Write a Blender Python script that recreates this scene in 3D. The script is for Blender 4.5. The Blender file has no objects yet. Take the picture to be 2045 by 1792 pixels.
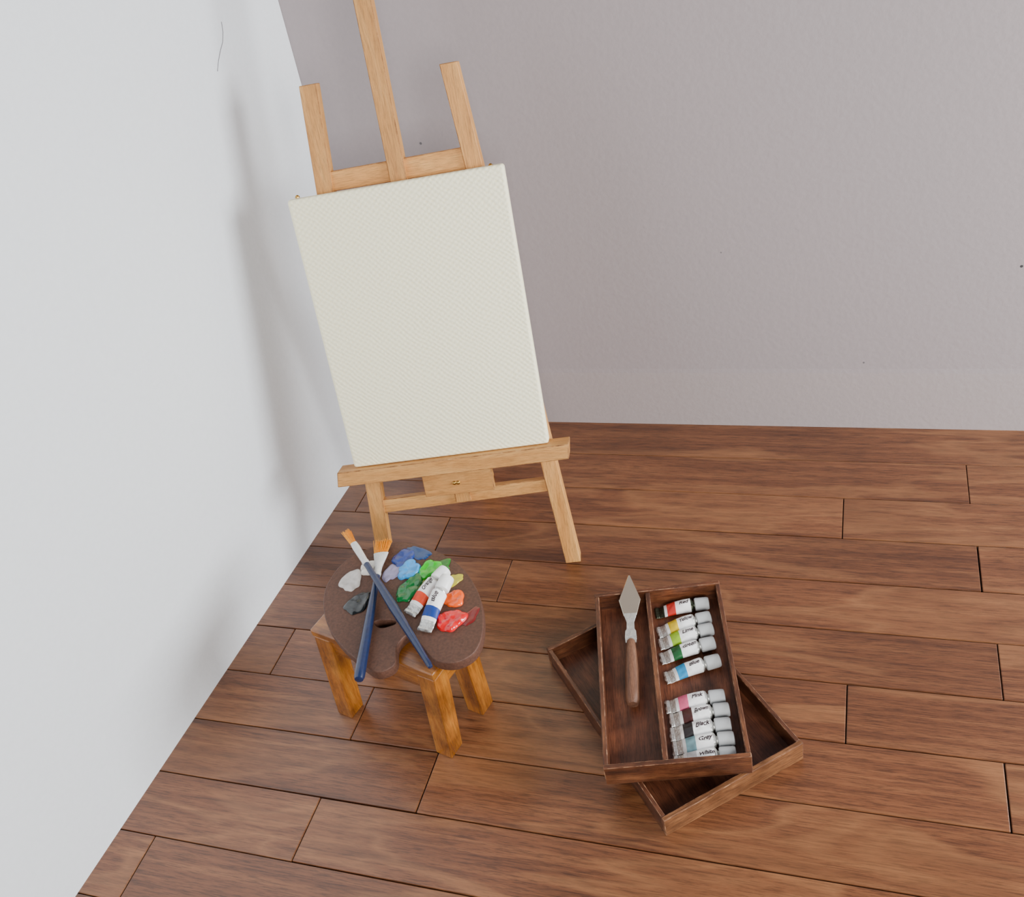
import bpy, bmesh, math, random
from mathutils import Vector, Matrix, noise as mnoise
random.seed(7)
COL=bpy.context.scene.collection

# ------------------------------------------------------------------ helpers
def s2l(c):
    c=c/255.0
    return c/12.92 if c<=.04045 else ((c+.055)/1.055)**2.4
def rgb(r,g,b): return (s2l(r),s2l(g),s2l(b),1)

def new_mat(name):
    m=bpy.data.materials.new(name); m.use_nodes=True
    nt=m.node_tree; b=nt.nodes['Principled BSDF']
    return m,nt,b
def N(nt,t,**kw):
    n=nt.nodes.new(t)
    for k,v in kw.items(): setattr(n,k,v)
    return n
def ramp(nt,stops):
    r=nt.nodes.new('ShaderNodeValToRGB')
    while len(r.color_ramp.elements)<len(stops): r.color_ramp.elements.new(.5)
    for e,(p,c) in zip(r.color_ramp.elements,stops): e.position=p; e.color=c
    return r
def mix(nt,typ,fac,a,b):
    m=nt.nodes.new('ShaderNodeMix'); m.data_type='RGBA'; m.blend_type=typ
    for s,v in ((m.inputs[0],fac),(m.inputs[6],a),(m.inputs[7],b)):
        if isinstance(v,bpy.types.NodeSocket): nt.links.new(v,s)
        else: s.default_value=v
    return m.outputs[2]
def bump(nt,b,h,strength=.2,dist=.01):
    bn=nt.nodes.new('ShaderNodeBump'); bn.inputs['Strength'].default_value=strength; bn.inputs['Distance'].default_value=dist
    nt.links.new(h,bn.inputs['Height']); nt.links.new(bn.outputs[0],b.inputs['Normal']); return bn

def plain(name,col,rough=.5,metal=0,noise=0,nscale=60,bstr=0,coat=0,dark=None):
    m,nt,b=new_mat(name)
    b.inputs['Roughness'].default_value=rough; b.inputs['Metallic'].default_value=metal
    b.inputs['Coat Weight'].default_value=coat
    tc=N(nt,'ShaderNodeTexCoord'); n=N(nt,'ShaderNodeTexNoise'); n.inputs['Scale'].default_value=nscale; n.inputs['Detail'].default_value=5
    nt.links.new(tc.outputs['Object'],n.inputs['Vector'])
    k=1-noise
    d=dark or (col[0]*k,col[1]*k,col[2]*k,1)
    r=ramp(nt,[(.3,d),(.7,col)]); nt.links.new(n.outputs['Fac'],r.inputs[0]); nt.links.new(r.outputs[0],b.inputs['Base Color'])
    if bstr: bump(nt,b,n.outputs['Fac'],bstr,.004)
    return m

def wood(name,dark,midc,light,axis=0,rough=.5,g=1.0,pore=.45,blot=.0,blotcol=None,attr=None,coat=0,bs=.25,patch=0,var=.14,grain=(1.1,10),dist=.7,pp=(9,170),pc_=((.6,.56,.52,1),(1.25,1.25,1.2,1))):
    m,nt,b=new_mat(name)
    b.inputs['Roughness'].default_value=rough; b.inputs['Coat Weight'].default_value=coat; b.inputs['Coat Roughness'].default_value=.25
    tc=N(nt,'ShaderNodeTexCoord'); vec=tc.outputs['Object']
    off=N(nt,'ShaderNodeVectorMath',operation='ADD')
    if attr:
        at=N(nt,'ShaderNodeAttribute',attribute_name=attr); rnd=at.outputs['Fac']
    else:
        oi=N(nt,'ShaderNodeObjectInfo'); rnd=oi.outputs['Random']
    sc=N(nt,'ShaderNodeMath',operation='MULTIPLY'); sc.inputs[1].default_value=37.0
    nt.links.new(rnd,sc.inputs[0]); nt.links.new(vec,off.inputs[0])
    cb=N(nt,'ShaderNodeCombineXYZ')
    for i in range(3): nt.links.new(sc.outputs[0],cb.inputs[i])
    nt.links.new(cb.outputs[0],off.inputs[1])
    def mp(al,ac):
        q=N(nt,'ShaderNodeMapping'); s=[ac*g]*3; s[axis]=al*g; q.inputs['Scale'].default_value=s
        nt.links.new(off.outputs[0],q.inputs[0]); return q.outputs[0]
    n1=N(nt,'ShaderNodeTexNoise'); n1.inputs['Scale'].default_value=1; n1.inputs['Detail'].default_value=8; n1.inputs['Roughness'].default_value=.66; n1.inputs['Distortion'].default_value=dist
    nt.links.new(mp(*grain),n1.inputs['Vector'])
    r1=ramp(nt,[(.28,dark),(.5,midc),(.74,light)]); nt.links.new(n1.outputs['Fac'],r1.inputs[0])
    n2=N(nt,'ShaderNodeTexNoise'); n2.inputs['Scale'].default_value=1; n2.inputs['Detail'].default_value=4; n2.inputs['Roughness'].default_value=.7
    nt.links.new(mp(*pp),n2.inputs['Vector'])
    r2=ramp(nt,[(.38,(1-pore,1-pore,1-pore,1)),(.54,(1,1,1,1))]); nt.links.new(n2.outputs['Fac'],r2.inputs[0])
    col=mix(nt,'MULTIPLY',1.0,r1.outputs[0],r2.outputs[0])
    if blot:
        n3=N(nt,'ShaderNodeTexNoise'); n3.inputs['Scale'].default_value=1; n3.inputs['Detail'].default_value=3; n3.inputs['Distortion'].default_value=.8
        nt.links.new(mp(.9,5),n3.inputs['Vector'])
        r3=ramp(nt,[(.50,(0,0,0,1)),(.56,(blot,blot,blot,1)),(.63,(blot*.25,)*3+(1,)),(.72,(blot*.8,)*3+(1,))]); nt.links.new(n3.outputs['Fac'],r3.inputs[0])
        col=mix(nt,'MIX',r3.outputs[0],col,blotcol)
    if patch:
        n4=N(nt,'ShaderNodeTexNoise'); n4.inputs['Scale'].default_value=patch; n4.inputs['Detail'].default_value=4
        nt.links.new(off.outputs[0],n4.inputs['Vector'])
        r4=ramp(nt,[(.35,pc_[0]),(.55,(1,1,1,1)),(.75,pc_[1])]); nt.links.new(n4.outputs['Fac'],r4.inputs[0])
        col=mix(nt,'MULTIPLY',1.0,col,r4.outputs[0])
    hs=N(nt,'ShaderNodeHueSaturation')
    mr=N(nt,'ShaderNodeMapRange'); mr.inputs['To Min'].default_value=1-var; mr.inputs['To Max'].default_value=1+var
    nt.links.new(rnd,mr.inputs[0]); nt.links.new(mr.outputs[0],hs.inputs['Value']); nt.links.new(col,hs.inputs['Color'])
    nt.links.new(hs.outputs[0],b.inputs['Base Color'])
    bump(nt,b,n2.outputs['Fac'],bs,.004)
    return m

def add(name,me,mat,parent=None,matrix=None):
    o=bpy.data.objects.new(name,me); COL.objects.link(o)
    if mat is not None:
        for mm in (mat if isinstance(mat,list) else [mat]): me.materials.append(mm)
    if parent: o.parent=parent
    if matrix is not None:
        o.matrix_local=matrix
    return o
def empty(name,matrix,label,cat,group=None):
    o=bpy.data.objects.new(name,None); o.empty_display_size=.05; COL.objects.link(o)
    o.matrix_world=matrix; o['label']=label; o['category']=cat
    if group: o['group']=group
    return o
def frame(o,x,y,z):
    m=Matrix.Identity(4)
    for i,v in enumerate((x,y,z)): m[0][i],m[1][i],m[2][i]=v
    m.translation=o; return m
def smooth(me,angle=None):
    for p in me.polygons: p.use_smooth=True
    if angle:
        try: me.set_sharp_from_angle(angle=math.radians(angle))
        except Exception: pass
def hexa(bot,top,bev=.004,seg=2,worn=False):
    bm=bmesh.new()
    v=[bm.verts.new(Vector(p)) for p in bot+top]
    for f in ((3,2,1,0),(4,5,6,7),(0,1,5,4),(1,2,6,5),(2,3,7,6),(3,0,4,7)): bm.faces.new([v[i] for i in f])
    bmesh.ops.recalc_face_normals(bm,faces=bm.faces)
    if bev: bmesh.ops.bevel(bm,geom=list(bm.edges),offset=bev,segments=seg,affect='EDGES',profile=.5)
    if worn:
        big=sorted(bm.faces,key=lambda q:-q.calc_area())[:6]
        for q in bm.faces: q.material_index=0 if q in big else 1
    me=bpy.data.meshes.new('m'); bm.to_mesh(me); bm.free(); return me
def boxm(x0,x1,y0,y1,z0,z1,bev=.004,seg=2,worn=False):
    return hexa([(x0,y0,z0),(x1,y0,z0),(x1,y1,z0),(x0,y1,z0)],[(x0,y0,z1),(x1,y0,z1),(x1,y1,z1),(x0,y1,z1)],bev,seg,worn)
def loft(secs,caps=True):
    bm=bmesh.new(); rings=[]
    for s in secs: rings.append([bm.verts.new(p) for p in s])
    for a,b in zip(rings,rings[1:]):
        k=len(a)
        for i in range(k): bm.faces.new((a[i],a[(i+1)%k],b[(i+1)%k],b[i]))
    if caps:
        bm.faces.new(rings[0][::-1]); bm.faces.new(rings[-1])
    bmesh.ops.recalc_face_normals(bm,faces=bm.faces)
    me=bpy.data.meshes.new('m'); bm.to_mesh(me); bm.free(); smooth(me,35); return me
def lathe(prof,n=24,ax='Z'):
    secs=[]
    for r,z in prof:
        ring=[]
        for i in range(n):
            t=2*math.pi*i/n; c,s=r*math.cos(t),r*math.sin(t)
            ring.append((z,c,s) if ax=='X' else (c,s,z))
        secs.append(ring)
    return loft(secs)

# ------------------------------------------------------------------ camera
h=3.0; f=1949.0
X=Vector((.9436,-.0269,.3301)).normalized(); Y=Vector((.2717,.6327,-.7253)); Y=(Y-X*Y.dot(X)).normalized(); Z=X.cross(Y)
M=Matrix((X,Y,Z)).to_4x4(); M.translation=(0,0,h)
cam=bpy.data.cameras.new('camera'); co=bpy.data.objects.new('camera',cam); COL.objects.link(co)
cam.sensor_width=36; cam.sensor_fit='HORIZONTAL'; cam.lens=36*f/2045; co.matrix_world=M
bpy.context.scene.camera=co

# ------------------------------------------------------------------ materials
M_floor=wood('floor_wood',rgb(84,48,29),rgb(115,70,43),rgb(138,90,57),0,.30,1.0,.5,.30,rgb(166,116,76),attr='plank',coat=.35,var=.11,grain=(1.1,34),dist=.15,pp=(14,230),patch=1.6,pc_=((.82,.80,.78,1),(1.1,1.1,1.08,1)))
M_gap=plain('floor_gap',rgb(22,12,8),.9)
PINE=(rgb(184,124,62),rgb(208,148,80),rgb(224,170,102))
M_pz=wood('easel_wood_z',*PINE,axis=2,rough=.5,g=2.2,pore=.34)
M_px=wood('easel_wood_x',*PINE,axis=0,rough=.5,g=2.2,pore=.34)
M_pe=wood('easel_rough_edge',rgb(104,62,30),rgb(180,124,68),rgb(216,164,104),axis=0,rough=.7,g=3,pore=.4,grain=(7,7),bs=.5)
STL=(rgb(108,58,18),rgb(156,94,32),rgb(192,130,52))
M_sz=wood('stool_wood_z',*STL,axis=2,rough=.2,g=2,pore=.3,coat=.7,patch=8)
M_sx=wood('stool_wood_x',*STL,axis=0,rough=.2,g=2,pore=.3,coat=.7,patch=8)
M_sy=wood('stool_wood_y',*STL,axis=1,rough=.2,g=2,pore=.3,coat=.7,patch=8)
WAL=(rgb(54,28,17),rgb(97,55,34),rgb(142,91,58))
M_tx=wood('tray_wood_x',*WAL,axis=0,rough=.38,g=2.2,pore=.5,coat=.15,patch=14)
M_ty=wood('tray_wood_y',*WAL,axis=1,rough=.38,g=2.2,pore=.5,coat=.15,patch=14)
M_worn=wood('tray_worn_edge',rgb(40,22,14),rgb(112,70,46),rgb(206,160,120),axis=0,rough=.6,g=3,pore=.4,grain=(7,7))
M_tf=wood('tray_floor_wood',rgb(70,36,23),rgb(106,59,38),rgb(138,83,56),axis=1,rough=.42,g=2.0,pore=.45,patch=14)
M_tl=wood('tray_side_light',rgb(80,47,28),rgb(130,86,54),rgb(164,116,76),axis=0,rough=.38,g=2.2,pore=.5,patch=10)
M_kn=wood('knife_handle_wood',rgb(70,46,34),rgb(110,74,55),rgb(144,104,80),axis=2,rough=.45,g=3,pore=.5)
M_pal=plain('palette_board',rgb(96,63,48),.6,0,0,110,.35,0,dark=rgb(74,47,36))
M_silver=plain('tube_foil',rgb(228,228,224),.3,.75,.25,110,1.0)
M_foild=plain('tube_foil_dark',rgb(80,86,70),.3,.8,.5,110,1.0)
M_label=plain('tube_label_paper',rgb(255,255,255),.6,0,.03,90,.2)
M_capg=plain('tube_cap_grey',rgb(190,193,195),.55,0,.05)
M_capw=plain('tube_cap_white',rgb(250,250,248),.35,0,.04)
M_ink=plain('label_ink',rgb(44,20,30),.6)
M_blue=plain('brush_paint_blue',rgb(24,42,82),.32,0,.35,70,.1,.3)
M_ferr=plain('brush_ferrule',rgb(222,222,220),.45,.3,.15,150,.4)
M_brist=plain('brush_bristle',rgb(248,160,10),.5,0,.25,120)
M_steel=plain('knife_steel',rgb(222,217,196),.12,1,.04,20)
M_brass=plain('nail_brass',rgb(190,150,80),.3,1)
M_hair=plain('hair_grey',rgb(110,106,110),.6)

def paper(name,col,rough=.8,fac=.03,bs=.18,spots=()):
    m,nt,b=new_mat(name); b.inputs['Roughness'].default_value=rough
    tc=N(nt,'ShaderNodeTexCoord')
    n=N(nt,'ShaderNodeTexNoise'); n.inputs['Scale'].default_value=45; n.inputs['Detail'].default_value=4
    nt.links.new(tc.outputs['Object'],n.inputs['Vector'])
    k=1-fac; r=ramp(nt,[(.3,(col[0]*k,col[1]*k,col[2]*k,1)),(.7,col)]); nt.links.new(n.outputs['Fac'],r.inputs[0])
    c=r.outputs[0]
    for p,rad,dk in spots:
        d=N(nt,'ShaderNodeVectorMath',operation='DISTANCE'); d.inputs[1].default_value=p; nt.links.new(tc.outputs['Object'],d.inputs[0])
        l=N(nt,'ShaderNodeMath',operation='LESS_THAN'); l.inputs[1].default_value=rad; nt.links.new(d.outputs['Value'],l.inputs[0])
        c=mix(nt,'MIX',l.outputs[0],c,(dk,dk*.95,dk,1))
    nt.links.new(c,b.inputs['Base Color'])
    bump(nt,b,n.outputs['Fac'],bs,.004)
    return m
M_wl=paper('wall_paper_white',rgb(229,234,239),bs=.28)
M_wb=paper('wall_paper_back_shaded',rgb(166,156,158),bs=.28,spots=[((-1.820,3.8275,1.531),.006,.15),((.033,3.8275,.368),.0045,.15),((.612,3.8275,.830),.006,.05),((-.561,3.8275,.943),.0035,.18)])  # back wall's shade is put into this darker paper colour; specks are real
M_ws=paper('wall_paper_strip_bounce',rgb(171,160,160),bs=.28)  # bounce light off the floor painted in as a lighter, pinker tint

def canvas_mat():
    m,nt,b=new_mat('canvas_weave'); b.inputs['Roughness'].default_value=.8
    tc=N(nt,'ShaderNodeTexCoord')
    nz=N(nt,'ShaderNodeTexNoise'); nz.inputs['Scale'].default_value=7; nz.inputs['Detail'].default_value=6
    nt.links.new(tc.outputs['Object'],nz.inputs['Vector'])
    sx=N(nt,'ShaderNodeSeparateXYZ'); nt.links.new(tc.outputs['Object'],sx.inputs[0])
    def wave(sock,k,amp,ph=0):
        a=N(nt,'ShaderNodeMath',operation='MULTIPLY_ADD'); a.inputs[1].default_value=k; a.inputs[2].default_value=ph; nt.links.new(sock,a.inputs[0])
        w=N(nt,'ShaderNodeMath',operation='MULTIPLY'); w.inputs[1].default_value=amp; nt.links.new(nz.outputs['Fac'],w.inputs[0])
        d=N(nt,'ShaderNodeMath',operation='ADD'); nt.links.new(a.outputs[0],d.inputs[0]); nt.links.new(w.outputs[0],d.inputs[1])
        s=N(nt,'ShaderNodeMath',operation='SINE'); nt.links.new(d.outputs[0],s.inputs[0]); return s.outputs[0]
    a=wave(sx.outputs['X'],2*math.pi/.026,9); c=wave(sx.outputs['Z'],2*math.pi/.022,9,1)
    p=N(nt,'ShaderNodeMath',operation='MULTIPLY'); nt.links.new(a,p.inputs[0]); nt.links.new(c,p.inputs[1])
    n2=N(nt,'ShaderNodeTexNoise'); n2.inputs['Scale'].default_value=80; n2.inputs['Detail'].default_value=3; nt.links.new(tc.outputs['Object'],n2.inputs['Vector'])
    q=N(nt,'ShaderNodeMath',operation='MULTIPLY_ADD'); nt.links.new(n2.outputs['Fac'],q.inputs[0]); q.inputs[1].default_value=2.4; nt.links.new(p.outputs[0],q.inputs[2])
    r=ramp(nt,[(.1,rgb(255,246,204)),(.9,rgb(255,250,216))]); nt.links.new(q.outputs[0],r.inputs[0]); nt.links.new(r.outputs[0],b.inputs['Base Color'])
    bump(nt,b,q.outputs[0],.36,.0025)
    return m
M_canvas=canvas_mat()

# ------------------------------------------------------------------ room
Y0=3.826; W=.249; L=2.275
joints={0:.99,1:.465,2:-.034,3:.476,4:-1.416,5:.508,6:.0015,7:.488,8:-1.417,9:-1.796,10:-.09,11:-1.3,12:.3,13:-.9,14:.1,15:-1.6,16:-.4}
bm=bmesh.new(); pl_attr=[]
for r in range(17):
    y1=Y0-W*r; y0=y1-W
    if r==0: y1=Y0+.03
    js=sorted([joints[r]+L*k for k in range(-2,3)]); js=[j for j in js if -2.6<j<2.6]
    if r==0: js=[.99]
    xs=[-2.62]+js+[2.7]
    for a,b_ in zip(xs,xs[1:]):
        if b_-a<.02: continue
        g=.0012+random.random()*.0018
        tm=boxm(a+g,b_-g,y0+g,y1-g,-.03,0,.0028,2)
        n0=len(bm.faces); bm.from_mesh(tm); bm.faces.ensure_lookup_table()
        pl_attr += [random.random()]*(len(bm.faces)-n0); bpy.data.meshes.remove(tm)
t=[bm.verts.new(p) for p in ((-2.62,Y0-W*17,-.012),(2.7,Y0-W*17,-.012),(2.7,Y0+.03,-.012),(-2.62,Y0+.03,-.012))]
fc=bm.faces.new(t); fc.material_index=1; pl_attr.append(0)
me=bpy.data.meshes.new('floor'); bm.to_mesh(me); bm.free()
at=me.attributes.new('plank','FLOAT','FACE')
for i,v in enumerate(pl_attr): at.data[i].value=v
fl=add('floor',me,[M_floor,M_gap]); fl['kind']='structure'

def lw(y,z,o=0):
    x=-2.39+(y-3.826)*(.147/2.754)+.0466*z+o
    return (x,y,z)
me=hexa([lw(-.4,0,-.04),lw(-.4,0),lw(3.826,0),lw(3.826,0,-.04)],[lw(-.4,3.6,-.04),lw(-.4,3.6),lw(3.826,3.6),lw(3.826,3.6,-.04)],0)
wl=add('wall_left',me,M_wl); wl['kind']='structure'
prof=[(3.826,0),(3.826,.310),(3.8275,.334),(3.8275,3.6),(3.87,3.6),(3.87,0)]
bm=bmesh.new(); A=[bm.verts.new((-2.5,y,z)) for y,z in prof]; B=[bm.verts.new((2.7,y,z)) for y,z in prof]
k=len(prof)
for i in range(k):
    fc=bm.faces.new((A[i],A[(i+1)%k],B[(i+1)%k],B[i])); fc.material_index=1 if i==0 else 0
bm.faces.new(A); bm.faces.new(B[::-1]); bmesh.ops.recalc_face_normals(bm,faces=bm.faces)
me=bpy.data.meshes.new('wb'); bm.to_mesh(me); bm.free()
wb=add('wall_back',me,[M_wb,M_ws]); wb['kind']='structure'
cu=bpy.data.curves.new('hair','CURVE'); cu.dimensions='3D'; cu.bevel_depth=.0010; cu.bevel_resolution=1
s=cu.splines.new('POLY'); hp_=[(3.412,2.225),(3.41,2.215),(3.402,2.19),(3.382,2.16),(3.354,2.14),(3.32,2.11),(3.295,2.08)]
s.points.add(len(hp_)-1)
for i,(y,z) in enumerate(hp_): s.points[i].co=(*lw(y,z,.0012),1)
tmp=bpy.data.objects.new('tmp',cu); COL.objects.link(tmp)
dg=bpy.context.evaluated_depsgraph_get(); me=bpy.data.meshes.new_from_object(tmp.evaluated_get(dg)); bpy.data.objects.remove(tmp); me.materials.clear()
o=add('hair_strand',me,M_hair); o['label']='thin grey stray hair clinging to the white wall'; o['category']='hair'

# ------------------------------------------------------------------ easel
eu=Vector((.975,.22,0)).normalized(); ev=Vector((-.0629,.2776,.9588)); ev=(ev-eu*ev.dot(eu)).normalized(); en=eu.cross(ev)
O=Vector((-1.136,2.837,0))
FE=frame(O,eu,-en,ev)
E=empty('easel',FE,'light pine wooden easel holding a blank canvas, leaning back','easel')
kz=en.z/ev.z
def leg(name,ub,ut,vt,w=.066,n0=-.055,n1=0.0):
    bot=[(ub,-n1,-kz*n1),(ub+w,-n1,-kz*n1),(ub+w,-n0,-kz*n0),(ub,-n0,-kz*n0)]
    top=[(ut,-n1,vt),(ut+w,-n1,vt),(ut+w,-n0,vt),(ut,-n0,vt)]
    return add(name,hexa(bot,top,.003,2,True),[M_pz,M_pe],E)
leg('front_leg',-.873,-.727,2.09)
leg('front_leg',-.033,-.192,2.078)
add('mast',boxm(-.457,-.392,-.006,.05,.345,2.80,.003,2,True),[M_pz,M_pe],E)
add('crossbar',hexa([(-.700,.012,1.698),(-.145,.012,1.698),(-.145,.045,1.698),(-.700,.045,1.698)],[(-.695,.012,1.772),(-.150,.012,1.780),(-.150,.045,1.780),(-.695,.045,1.772)],.003,2,True),[M_px,M_pe],E)
add('crossbar',hexa([(-.79,.012,.325),(-.04,.012,.345),(-.04,.048,.345),(-.79,.048,.325)],[(-.79,.012,.388),(-.04,.012,.402),(-.04,.048,.402),(-.79,.048,.388)],.003,2,True),[M_px,M_pe],E)
add('support_block',boxm(-.575,-.275,-.038,-.004,.40,.515,.003,2,True),[M_px,M_pe],E)
add('ledge',hexa([(-.930,-.088,.509),(.061,-.088,.521),(.061,.0,.521),(-.930,.0,.509)],[(-.918,-.088,.575),(.070,-.088,.587),(.070,.0,.587),(-.918,.0,.575)],.004,2,True),[M_px,M_pe],E)
me=lathe([(.009,0),(.009,.003),(.006,.006),(.001,.008)],16)
for dx in (-.008,.008):
    add('nail',me.copy(),M_brass,E,Matrix.Translation((-.432+dx,-.038,.452))@Matrix.Rotation(math.radians(90),4,'X'))
Einv=FE.inverted()
hp=Vector((-.4215,.058,1.55)); ft=Einv@Vector((-1.70,3.36,0.0))
w=.033
botw=[]
for sx,sy in ((-w,-.03),(w,-.03),(w,.03),(-w,.03)):
    p=Vector((ft.x+sx,ft.y+sy,ft.z)); wp=FE@p; p.z-=wp.z/ev.z; botw.append(tuple(p))
add('rear_leg',hexa(botw,[(hp.x-w,hp.y-.006,hp.z),(hp.x+w,hp.y-.006,hp.z),(hp.x+w,hp.y+.04,hp.z),(hp.x-w,hp.y+.04,hp.z)],.003,2,True),[M_pz,M_pe],E)

FC=FE@Matrix.Translation((-.4295,-.0345,1.1415))
me=hexa([(-.4185,-.0255,-.5635),(.4165,-.0255,-.5535),(.4165,.0265,-.5535),(-.4185,.0265,-.5635)],[(-.4285,-.0255,.556),(.4165,-.0255,.562),(.4165,.0265,.562),(-.4285,.0265,.556)],.012,5)
smooth(me,40)
C=add('canvas',me,M_canvas); C.matrix_world=FC
C['label']='blank cream stretched canvas with coarse weave standing on the easel ledge'; C['category']='canvas'
tk=lathe([(.009,0),(.009,.005),(.003,.011)],12)
for u in (-.393,.366): add('tack',tk.copy(),M_brass,C,Matrix.Translation((u,.006,.558)))

# ------------------------------------------------------------------ stool
a=Vector((.968,-.25,0)).normalized(); b=Vector((.25,.968,0)).normalized()
SL,SD,ST=.565,.252,.44
cor=Vector((-1.335,1.850,0)); sc=cor-a*SL/2+b*SD/2
FS=frame(sc,a,b,Vector((0,0,1)))
S=empty('stool',FS,'small honey-stained wooden stool with four square legs under a palette','stool')
add('seat',boxm(-SL/2,SL/2,-SD/2,SD/2,.405,ST,.006,3),M_sx,S)
lg=.078
feet={(1,-1):(-1.382,1.858),(1,1):(-1.322,2.057),(-1,-1):(-1.842,1.969),(-1,1):(-1.785,2.17)}
for (sx,sy),ftw in feet.items():
    cx=sx*(SL/2-lg/2-.003); cy=sy*(SD/2-lg/2-.003); fl_=FS.inverted()@Vector((ftw[0],ftw[1],0)); bx,by=fl_.x,fl_.y; q_=lg/2-.002; p_=lg/2
    add('leg',hexa([(bx-q_,by-q_,0),(bx+q_,by-q_,0),(bx+q_,by+q_,0),(bx-q_,by+q_,0)],[(cx-p_,cy-p_,.405),(cx+p_,cy-p_,.405),(cx+p_,cy+p_,.405),(cx-p_,cy+p_,.405)],.005),M_sz,S)
for sy in (-1,1):
    cy=sy*(SD/2-.020); add('apron',boxm(-SL/2+.07,SL/2-.07,cy-.012,cy+.012,.325,.405,.003),M_sx,S)
for sx in (-1,1):
    cx=sx*(SL/2-.020); add('apron',boxm(cx-.012,cx+.012,-SD/2+.07,SD/2-.07,.325,.405,.003),M_sy,S)

# ------------------------------------------------------------------ palette
def catmull(P,n=8):
    out=[]; k=len(P)
    for i in range(k):
        p0,p1,p2,p3=[Vector(P[(i+j-1)%k]) for j in range(4)]
        for s in range(n):
            t=s/n
            out.append(.5*((2*p1)+(-p0+p2)*t+(2*p0-5*p1+4*p2-p3)*t*t+(-p0+3*p1-3*p2+p3)*t**3))
    return out
po=[(-1.856,2.102),(-1.877,2.203),(-1.845,2.326),(-1.710,2.421),(-1.553,2.407),(-1.390,2.327),(-1.272,2.200),(-1.210,2.065),(-1.197,1.950),(-1.245,1.890),(-1.324,1.886),(-1.400,1.945),(-1.462,1.985),(-1.490,1.930),(-1.468,1.850),(-1.519,1.812),(-1.605,1.852),(-1.704,1.915),(-1.793,1.998)]
pc=Vector((-1.55,2.12))
out=[p-pc for p in catmull(po,6)]
hole=[Vector((-1.572,2.020))-pc+(1+.16*math.sin(2*t+.8)+.09*math.sin(3*t))*Vector((.040*math.cos(t),.025*math.sin(t))) for t in [2*math.pi*i/32 for i in range(32)]]
cu=bpy.data.curves.new('pal','CURVE'); cu.dimensions='2D'; cu.fill_mode='BOTH'; cu.extrude=.017; cu.bevel_depth=.004; cu.bevel_resolution=2
for pts in (out,hole):
    s=cu.splines.new('POLY'); s.points.add(len(pts)-1); s.use_cyclic_u=True
    for i,p in enumerate(pts): s.points[i].co=(p.x,p.y,0,1)
tmp=bpy.data.objects.new('tmp',cu); COL.objects.link(tmp)
dg=bpy.context.evaluated_depsgraph_get(); me=bpy.data.meshes.new_from_object(tmp.evaluated_get(dg)); bpy.data.objects.remove(tmp)
me.materials.clear()
PT=.4845
FP=Matrix.Translation((pc.x,pc.y,ST+.0005))
PA=empty('artist_palette',FP,'dark brown kidney-shaped palette with colourful paint dabs on stool','palette')
add('board',me,M_pal,PA,Matrix.Translation((0,0,.022)))
def dab(x,y,rx,ry,ang,col,hgt=.008,rough=.25,seed=0,streak=0):
    rd=random.Random(seed); n=56; ph=[rd.uniform(0,6.28) for _ in range(5)]
    secs=[]
    for (k,z) in ((1,0),(1.0,.25),(.93,.7),(.8,1.0),(.6,1.0),(.4,.85),(.2,.95),(.05,.9)):
        ring=[]
        for i in range(n):
            t=2*math.pi*i/n
            rr=k*(1+.12*math.sin(2*t+ph[0])+.09*math.sin(3*t+ph[1])+.06*math.sin(5*t+ph[2])+.03*math.sin(8*t+ph[3])+streak*.045*math.sin(9*t+ph[4])*max(0,math.sin(t+ph[2])))
            px,py=rr*rx*math.cos(t),rr*ry*math.sin(t)
            ca,sa=math.cos(ang),math.sin(ang); qx,qy=px*ca-py*sa,px*sa+py*ca
            nz=mnoise.noise(Vector((qx*45,qy*45,seed*3.1)))
            ring.append((qx,qy,max(0,z*hgt*(1+.6*nz)) if z else 0))
        secs.append(ring)
    m=plain('paint_%d'%seed,col,rough,0,.22,50,.4,.5)
    return add('paint_dab',loft(secs),m,PA,Matrix.Translation((x-pc.x,y-pc.y,.0435)))
dab(-1.788,2.206,.040,.058,.5,rgb(206,200,196),.008,.3,1,1)
dab(-1.738,2.276,.038,.034,.2,rgb(236,232,224),.013,.3,2)
dab(-1.712,2.100,.038,.064,-.3,rgb(20,26,28),.007,.2,3)
dab(-1.640,2.262,.030,.050,-.2,rgb(150,142,176),.006,.35,4,1)
dab(-1.616,2.335,.048,.052,.2,rgb(20,56,140),.009,.25,5)
dab(-1.570,2.375,.062,.026,-.4,rgb(14,62,120),.003,.3,6,2)
dab(-1.575,2.281,.040,.054,-.3,rgb(50,160,236),.012,.2,7)
dab(-1.490,2.292,.038,.056,-.4,rgb(36,200,30),.012,.2,8)
dab(-1.450,2.305,.030,.050,-.4,rgb(24,120,30),.004,.3,9,1)
dab(-1.537,2.190,.043,.068,-.35,rgb(14,122,54),.012,.2,10)
dab(-1.478,2.200,.036,.055,-.3,rgb(120,134,14),.004,.3,11,1)
dab(-1.378,2.250,.026,.036,-.8,rgb(196,184,40),.004,.3,12,2)
dab(-1.348,2.158,.036,.044,.1,rgb(255,96,6),.012,.2,13)
dab(-1.326,2.058,.046,.058,-.5,rgb(226,8,24),.013,.18,14)
dab(-1.262,2.086,.022,.050,-.4,rgb(120,20,20),.0025,.4,16,1)

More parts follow.
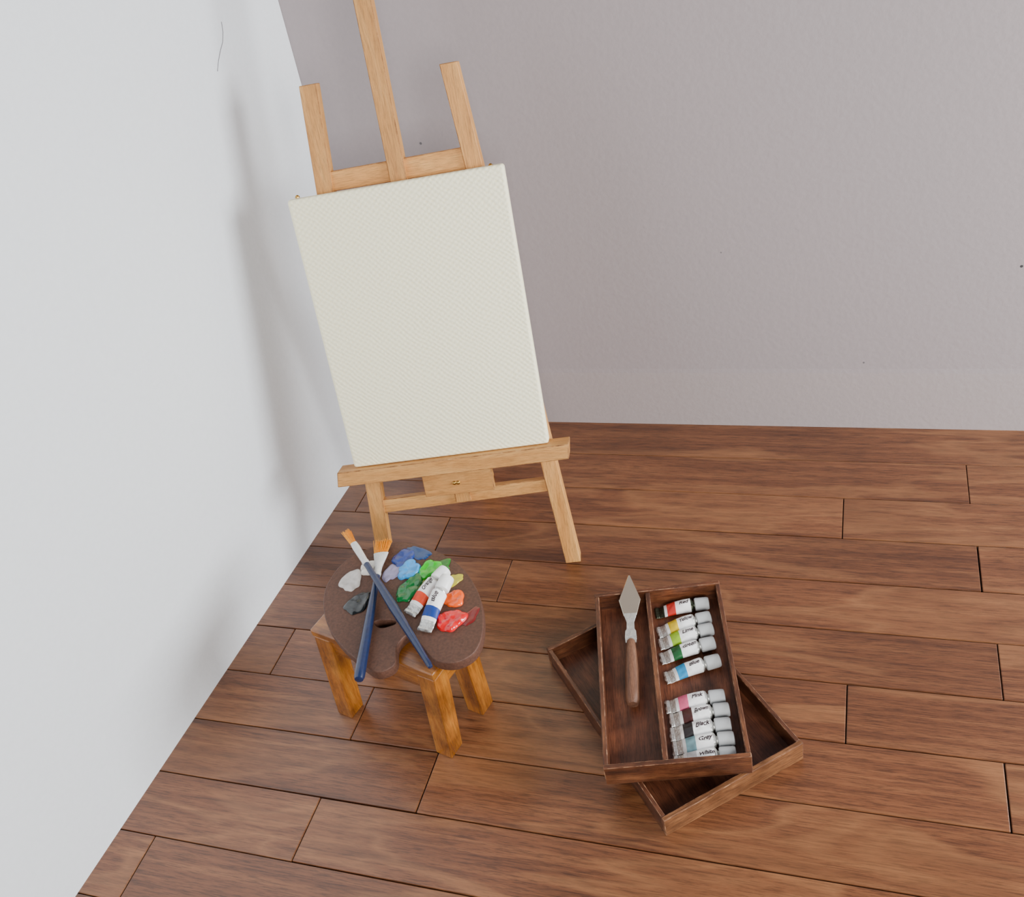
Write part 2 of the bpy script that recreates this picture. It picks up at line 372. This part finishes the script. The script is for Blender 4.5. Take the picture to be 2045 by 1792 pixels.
# ------------------------------------------------------------------ brushes
def brush(A,B,up,lh,lf,lb,r0,r1,r2,flat,label):
    A=Vector(A);B=Vector(B); z=(B-A).normalized(); x=Vector(up).cross(z).normalized(); y=z.cross(x)
    e=empty('paintbrush',frame(A,x,y,z),label,'paintbrush','paintbrushes on the palette')
    add('handle',lathe([(.002,0),(r0*.8,.004),(r0,.016),(r0*1.02,lh*.08),(r1,lh*.55),(r2*1.1,lh*.85),(r2,lh)],20),M_blue,e)
    secs=[]; n=24
    for k,w_,t_ in ((0,r2*1.15,r2*1.15),(.1,r2*1.3,r2*1.3),(.16,r2*1.15,r2*1.15),(.4,r2*1.25,r2*1.2),(.8,(r2+flat)*.62,r2*.9),(1,flat,r2*.62)):
        secs.append([(w_*math.cos(2*math.pi*i/n),t_*math.sin(2*math.pi*i/n),lh-.006+k*lf) for i in range(n)])
    add('ferrule',loft(secs),M_ferr,e)
    bm=bmesh.new(); rd=random.Random(3)
    for i in range(120):
        t=rd.uniform(0,6.28); q_=math.sqrt(rd.random()); bx=q_*math.cos(t); by=q_*math.sin(t)
        p0=Vector((bx*flat*.85,by*r2*.45,lh+lf-.012)); p1=Vector((bx*flat*1.3+rd.uniform(-.004,.004),by*r2*.5,lh+lf-.006+lb*rd.uniform(.75,1)))
        w0=.0022
        r_=[bm.verts.new(p0+Vector((w0*math.cos(k*2.094),w0*math.sin(k*2.094),0))) for k in range(3)]
        r2_=[bm.verts.new(p1+Vector((.0011*math.cos(k*2.094),.0011*math.sin(k*2.094),0))) for k in range(3)]
        for k in range(3): bm.faces.new((r_[k],r_[(k+1)%3],r2_[(k+1)%3],r2_[k]))
        bm.faces.new(r2_); bm.faces.new(r_[::-1])
    me=bpy.data.meshes.new('br'); bm.to_mesh(me); bm.free(); o=add('bristles',me,M_brist,e); o['label']='orange-yellow bristles'
    return e
brush((-1.551,1.749,.507),(-1.729,2.413,.507),(0,0,1),.494,.122,.078,.0185,.0165,.011,.030,'dark blue paintbrush with fanned orange bristles lying on the palette')
brush((-1.318,1.836,.503),(-1.878,2.405,.552),(0,0,1),.585,.135,.085,.0105,.0175,.011,.013,'dark blue paintbrush with narrow orange tip crossing over another brush')

# ------------------------------------------------------------------ trays
def tray(cx,cy,z0,ang,lx,ly,hh,label,sidemats,th=.017,divider=None):
    F=Matrix.Translation((cx,cy,z0))@Matrix.Rotation(ang,4,'Z')
    e=empty('wooden_tray',F,label,'tray')
    e['group']='stacked wooden paint box trays'
    x,y=lx/2,ly/2
    add('base',boxm(-x+.002,x-.002,-y+.002,y-.002,0,.012,.002),M_tf,e)
    zt=hh
    add('side_panel',boxm(-x,x,-y,-y+th,.0,zt,.003,2,True),[sidemats[0],M_worn],e)
    add('side_panel',boxm(-x,x,y-th,y,.0,zt,.003,2,True),[sidemats[1],M_worn],e)
    add('side_panel',boxm(-x+.001,-x+th,-y+th,y-th,.0,zt-.003,.003,2,True),[M_ty,M_worn],e)
    add('side_panel',boxm(x-th,x-.001,-y+th,y-th,.0,zt-.003,.003,2,True),[M_ty,M_worn],e)
    if divider is not None:
        add('divider',boxm(divider-.009,divider+.009,-y+th,y-th,.012,zt-.006,.003,2,True),[M_ty,M_worn],e)
    return e,F
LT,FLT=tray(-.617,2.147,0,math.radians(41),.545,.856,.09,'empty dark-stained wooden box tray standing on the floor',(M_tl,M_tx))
UT,FU=tray(-.6125,2.1835,.0905,math.radians(14.3),.483,.784,.094,'dark-stained wooden tray with divider holding paint tubes and palette knife',(M_tx,M_tx),divider=-.036)

# ------------------------------------------------------------------ paint tubes
SEC=[(0,.0274,.0038),(.004,.0277,.0060),(.013,.0277,.0060),(.016,.0274,.0040),(.03,.0274,.0075),(.05,.0273,.0135),(.08,.0272,.0205),(.11,.0268,.0248),(.140,.0262,.0264),(.144,.0246,.0250)]
CZ=.0264
def wh(x):
    for (x0,w0,h0),(x1,w1,h1) in zip(SEC,SEC[1:]):
        if x<=x1:
            t=(x-x0)/(x1-x0); return w0+(w1-w0)*t,h0+(h1-h0)*t
    return SEC[-1][1:]
def dent(x,c,s,seed):
    a_=.5 if x<.045 else .42
    if s<0 or x>.141: return 1
    v=mnoise.noise(Vector((x*42,c*1.6,s*1.6+seed*7.3)))
    return 1+a_*min(0,v-.02)*min(1,s*2)
def ringd(x,w_,h_,zc,seed,n=40):
    out_=[]
    for i in range(n):
        t=2*math.pi*i/n; c,s=math.cos(t),math.sin(t); d_=dent(x,c,s,seed); out_.append((x,w_*c,zc+h_*s*d_))
    return out_
def ring(x,w_,h_,zc,n=40): return [(x,w_*math.cos(2*math.pi*i/n),zc+h_*math.sin(2*math.pi*i/n)) for i in range(n)]
def body_mesh(seed,mat):
    xs=[0,.004,.008,.013,.016]+[.022+.005*i for i in range(24)]+[.141,.144]
    secs=[]
    for x in xs:
        w_,h_=wh(x); rg=ringd(x,w_,h_,h_ if x<.141 else CZ,seed)
        if x<.034: rg=[(px+(mnoise.noise(Vector((py*70,seed*3,0)))*.005 if x<.002 else 0),py+mnoise.noise(Vector((px*50,seed*5,1)))*.0012,pz) for px,py,pz in rg]
        secs.append(rg)
    secs+=[ring(.150,.014,.014,CZ),ring(.163,.013,.013,CZ)]
    me=loft(secs); me.materials.append(mat); return me
def shell(x0,x1,o,mat,seed):
    k=20 if x1-x0>.05 else 8; ss=[]
    for i in range(k+1):
        x=x0+(x1-x0)*i/k; w_,h_=wh(x); ss.append(ringd(x,w_+o,h_+o,h_+o*.5,seed))
    me=loft(ss); me.materials.append(mat); return me
cs=[]
n=48
for x,r in ((.154,.0210),(.156,.0246),(.160,.0254),(.200,.0244),(.207,.0232),(.209,.0200)):
    cs.append([(x,(r*(1+(.025 if i%2 and .158<x<.202 else 0)))*math.cos(2*math.pi*i/n),CZ+(r*(1+(.025 if i%2 and .158<x<.202 else 0)))*math.sin(2*math.pi*i/n)) for i in range(n)])
ME_CAP=loft(cs)
def textmesh(s,seed,size=.022):
    c=bpy.data.curves.new('t','FONT'); c.body=s; c.size=size; c.shear=.3; c.align_x='CENTER'; c.align_y='CENTER'; c.offset=.0005; c.resolution_u=6
    o=bpy.data.objects.new('t',c); COL.objects.link(o); dg=bpy.context.evaluated_depsgraph_get()
    me=bpy.data.meshes.new_from_object(o.evaluated_get(dg)); bpy.data.objects.remove(o)
    xs=[v.co.x for v in me.vertices]; wd=max(xs)-min(xs); k=min(1,.050/wd)
    bm=bmesh.new(); bm.from_mesh(me); bmesh.ops.subdivide_edges(bm,edges=[e for e in bm.edges if e.calc_length()>.003],cuts=2); bmesh.ops.triangulate(bm,faces=bm.faces); bm.to_mesh(me); bm.free()
    for v in me.vertices:
        x=.112+v.co.x*k; y=v.co.y
        w_,h_=wh(x); c_=max(-1,min(1,y/(w_+.0006))); s_=math.sqrt(1-c_*c_); v.co=(x,y,h_+.0003+(h_+.0006)*s_*dent(x,c_,s_,seed)+.0009)
    me.materials.clear(); me.materials.append(M_ink); return me
cnt=[0]
def tube(F,band,word,colname,cap,where,group,foil=None):
    e=empty('paint_tube',F,('dark-ended' if foil else 'silver')+' paint tube with %s label band and %s cap %s'%(colname,cap,where),'paint tube',group)
    cnt[0]+=1; sd=cnt[0]
    add('foil_body',body_mesh(sd,foil or M_silver),None,e); add('paper_label',shell(.036,.139,.0006,M_label,sd),None,e)
    mb=plain('band_'+colname.replace(' ','_'),band,.5,0,.15,80)
    add('color_band',shell(.047,.080,.0011,mb,sd),None,e)
    mc=ME_CAP.copy(); add('cap',mc,M_capg if cap=='grey' else M_capw,e)
    add('lettering',textmesh(word,sd),None,e)
    return e
TB=[(.325,.005,rgb(212,46,36),'Red','red'),(.226,.033,rgb(232,196,10),'Yellow','yellow'),(.168,.033,rgb(160,205,30),'Lime','lime'),(.100,.035,rgb(18,94,44),'Green','green'),(.010,.042,rgb(30,152,212),'Blue','blue'),
(-.116,.010,rgb(232,100,140),'Pink','pink'),(-.173,.010,rgb(72,26,24),'Brown','brown'),(-.230,.006,rgb(38,32,36),'Black','black'),(-.2865,.006,rgb(130,170,180),'Grey','teal'),(-.343,.004,rgb(220,220,222),'White','white')]
for i,(y,dy,c,wd,cn) in enumerate(TB):
    ang=math.atan2(dy,.2)
    x0=-.017+(0,.0,.002,.0,.009,.0,.008,.004,.007,.005)[i]
    F=FU@Matrix.Translation((x0,y,.0125))@Matrix.Rotation(ang,4,'Z')
    tube(F,c,wd,cn,'grey','in tray','paint tubes in the tray',M_foild if i==0 else None)
def lay(A,B,z0,z1,s=1.0):
    A=Vector((A[0],A[1],z0)); B=Vector((B[0],B[1],z1)); x=(B-A).normalized(); y=Vector((0,0,1)).cross(x).normalized(); return frame(A,x*s,y*s,x.cross(y)*s)
tube(lay((-1.490,2.066),(-1.412,2.262),PT+.001,PT+.006,1.04),rgb(236,66,20),'Orange','orange','white','on palette','paint tubes on the palette')
tube(lay((-1.404,1.994),(-1.376,2.204),PT+.004,PT+.030,1.06),rgb(14,58,142),'Blue','blue','white','on palette','paint tubes on the palette')

# ------------------------------------------------------------------ palette knife
A=FU@Vector((-.130,-.112,.040)); B=FU@Vector((-.100,.456,.108))
z=(B-A).normalized(); x=Vector((0,0,1)).cross(z).normalized()*-1; y=z.cross(x)
FK=frame(A,x,y,z)
K=empty('palette_knife',FK,'steel palette knife with wooden handle, tip on tray rim','palette knife')
add('handle',lathe([(.004,0),(.019,.004),(.0250,.018),(.0262,.05),(.0250,.14),(.020,.22),(.0155,.268),(.010,.275)],24),M_kn,K)
kl=(B-A).length
def strip(pts,th,mat,name,bev=.0006):
    bm=bmesh.new(); Rg=[]
    for zz,hw,yo in pts:
        P=((-hw,yo-th,zz),(hw,yo-th,zz),(hw,yo+th,zz),(-hw,yo+th,zz))
        Rg.append([bm.verts.new(p) for p in P])
    for a_,b_ in zip(Rg,Rg[1:]):
        k_=len(a_)
        for i in range(k_): bm.faces.new((a_[i],a_[(i+1)%k_],b_[(i+1)%k_],b_[i]))
    bm.faces.new(Rg[0][::-1]); bm.faces.new(Rg[-1]); bmesh.ops.recalc_face_normals(bm,faces=bm.faces)
    if bev: bmesh.ops.bevel(bm,geom=list(bm.edges),offset=bev,segments=1,affect='EDGES')
    me=bpy.data.meshes.new('s'); bm.to_mesh(me); bm.free(); return add(name,me,mat,K)
strip([(.262,.020,0),(.285,.022,0),(.312,.020,0),(.320,.015,0),(.352,.014,.0),(.372,.020,0),(.392,.026,0)],.0038,M_silver,'neck')
strip([(.380,.024,0),(.455,.042,0),(kl,.0030,0)],.0026,M_steel,'blade',.0016)

# ------------------------------------------------------------------ light
def area(name,loc,tgt,size,sy,energy,col):
    l=bpy.data.lights.new(name,'AREA'); l.shape='RECTANGLE'; l.size=size; l.size_y=sy; l.energy=energy; l.color=col
    o=bpy.data.objects.new(name,l); COL.objects.link(o); o.location=loc
    o.rotation_euler=(Vector(tgt)-Vector(loc)).to_track_quat('-Z','Y').to_euler(); return o
area('window_light',(4.6,2.6,2.2),(-2.4,2.6,.8),2.7,2.5,620,(.965,.985,1))
area('room_light',(2.1,-2.6,3.4),(-.9,3,.5),2.8,2.2,390,(1,.972,.93))
w=bpy.data.worlds.new('world'); bpy.context.scene.world=w; w.use_nodes=True
bg=w.node_tree.nodes['Background']; bg.inputs[0].default_value=(.93,.95,1,1); bg.inputs[1].default_value=.16
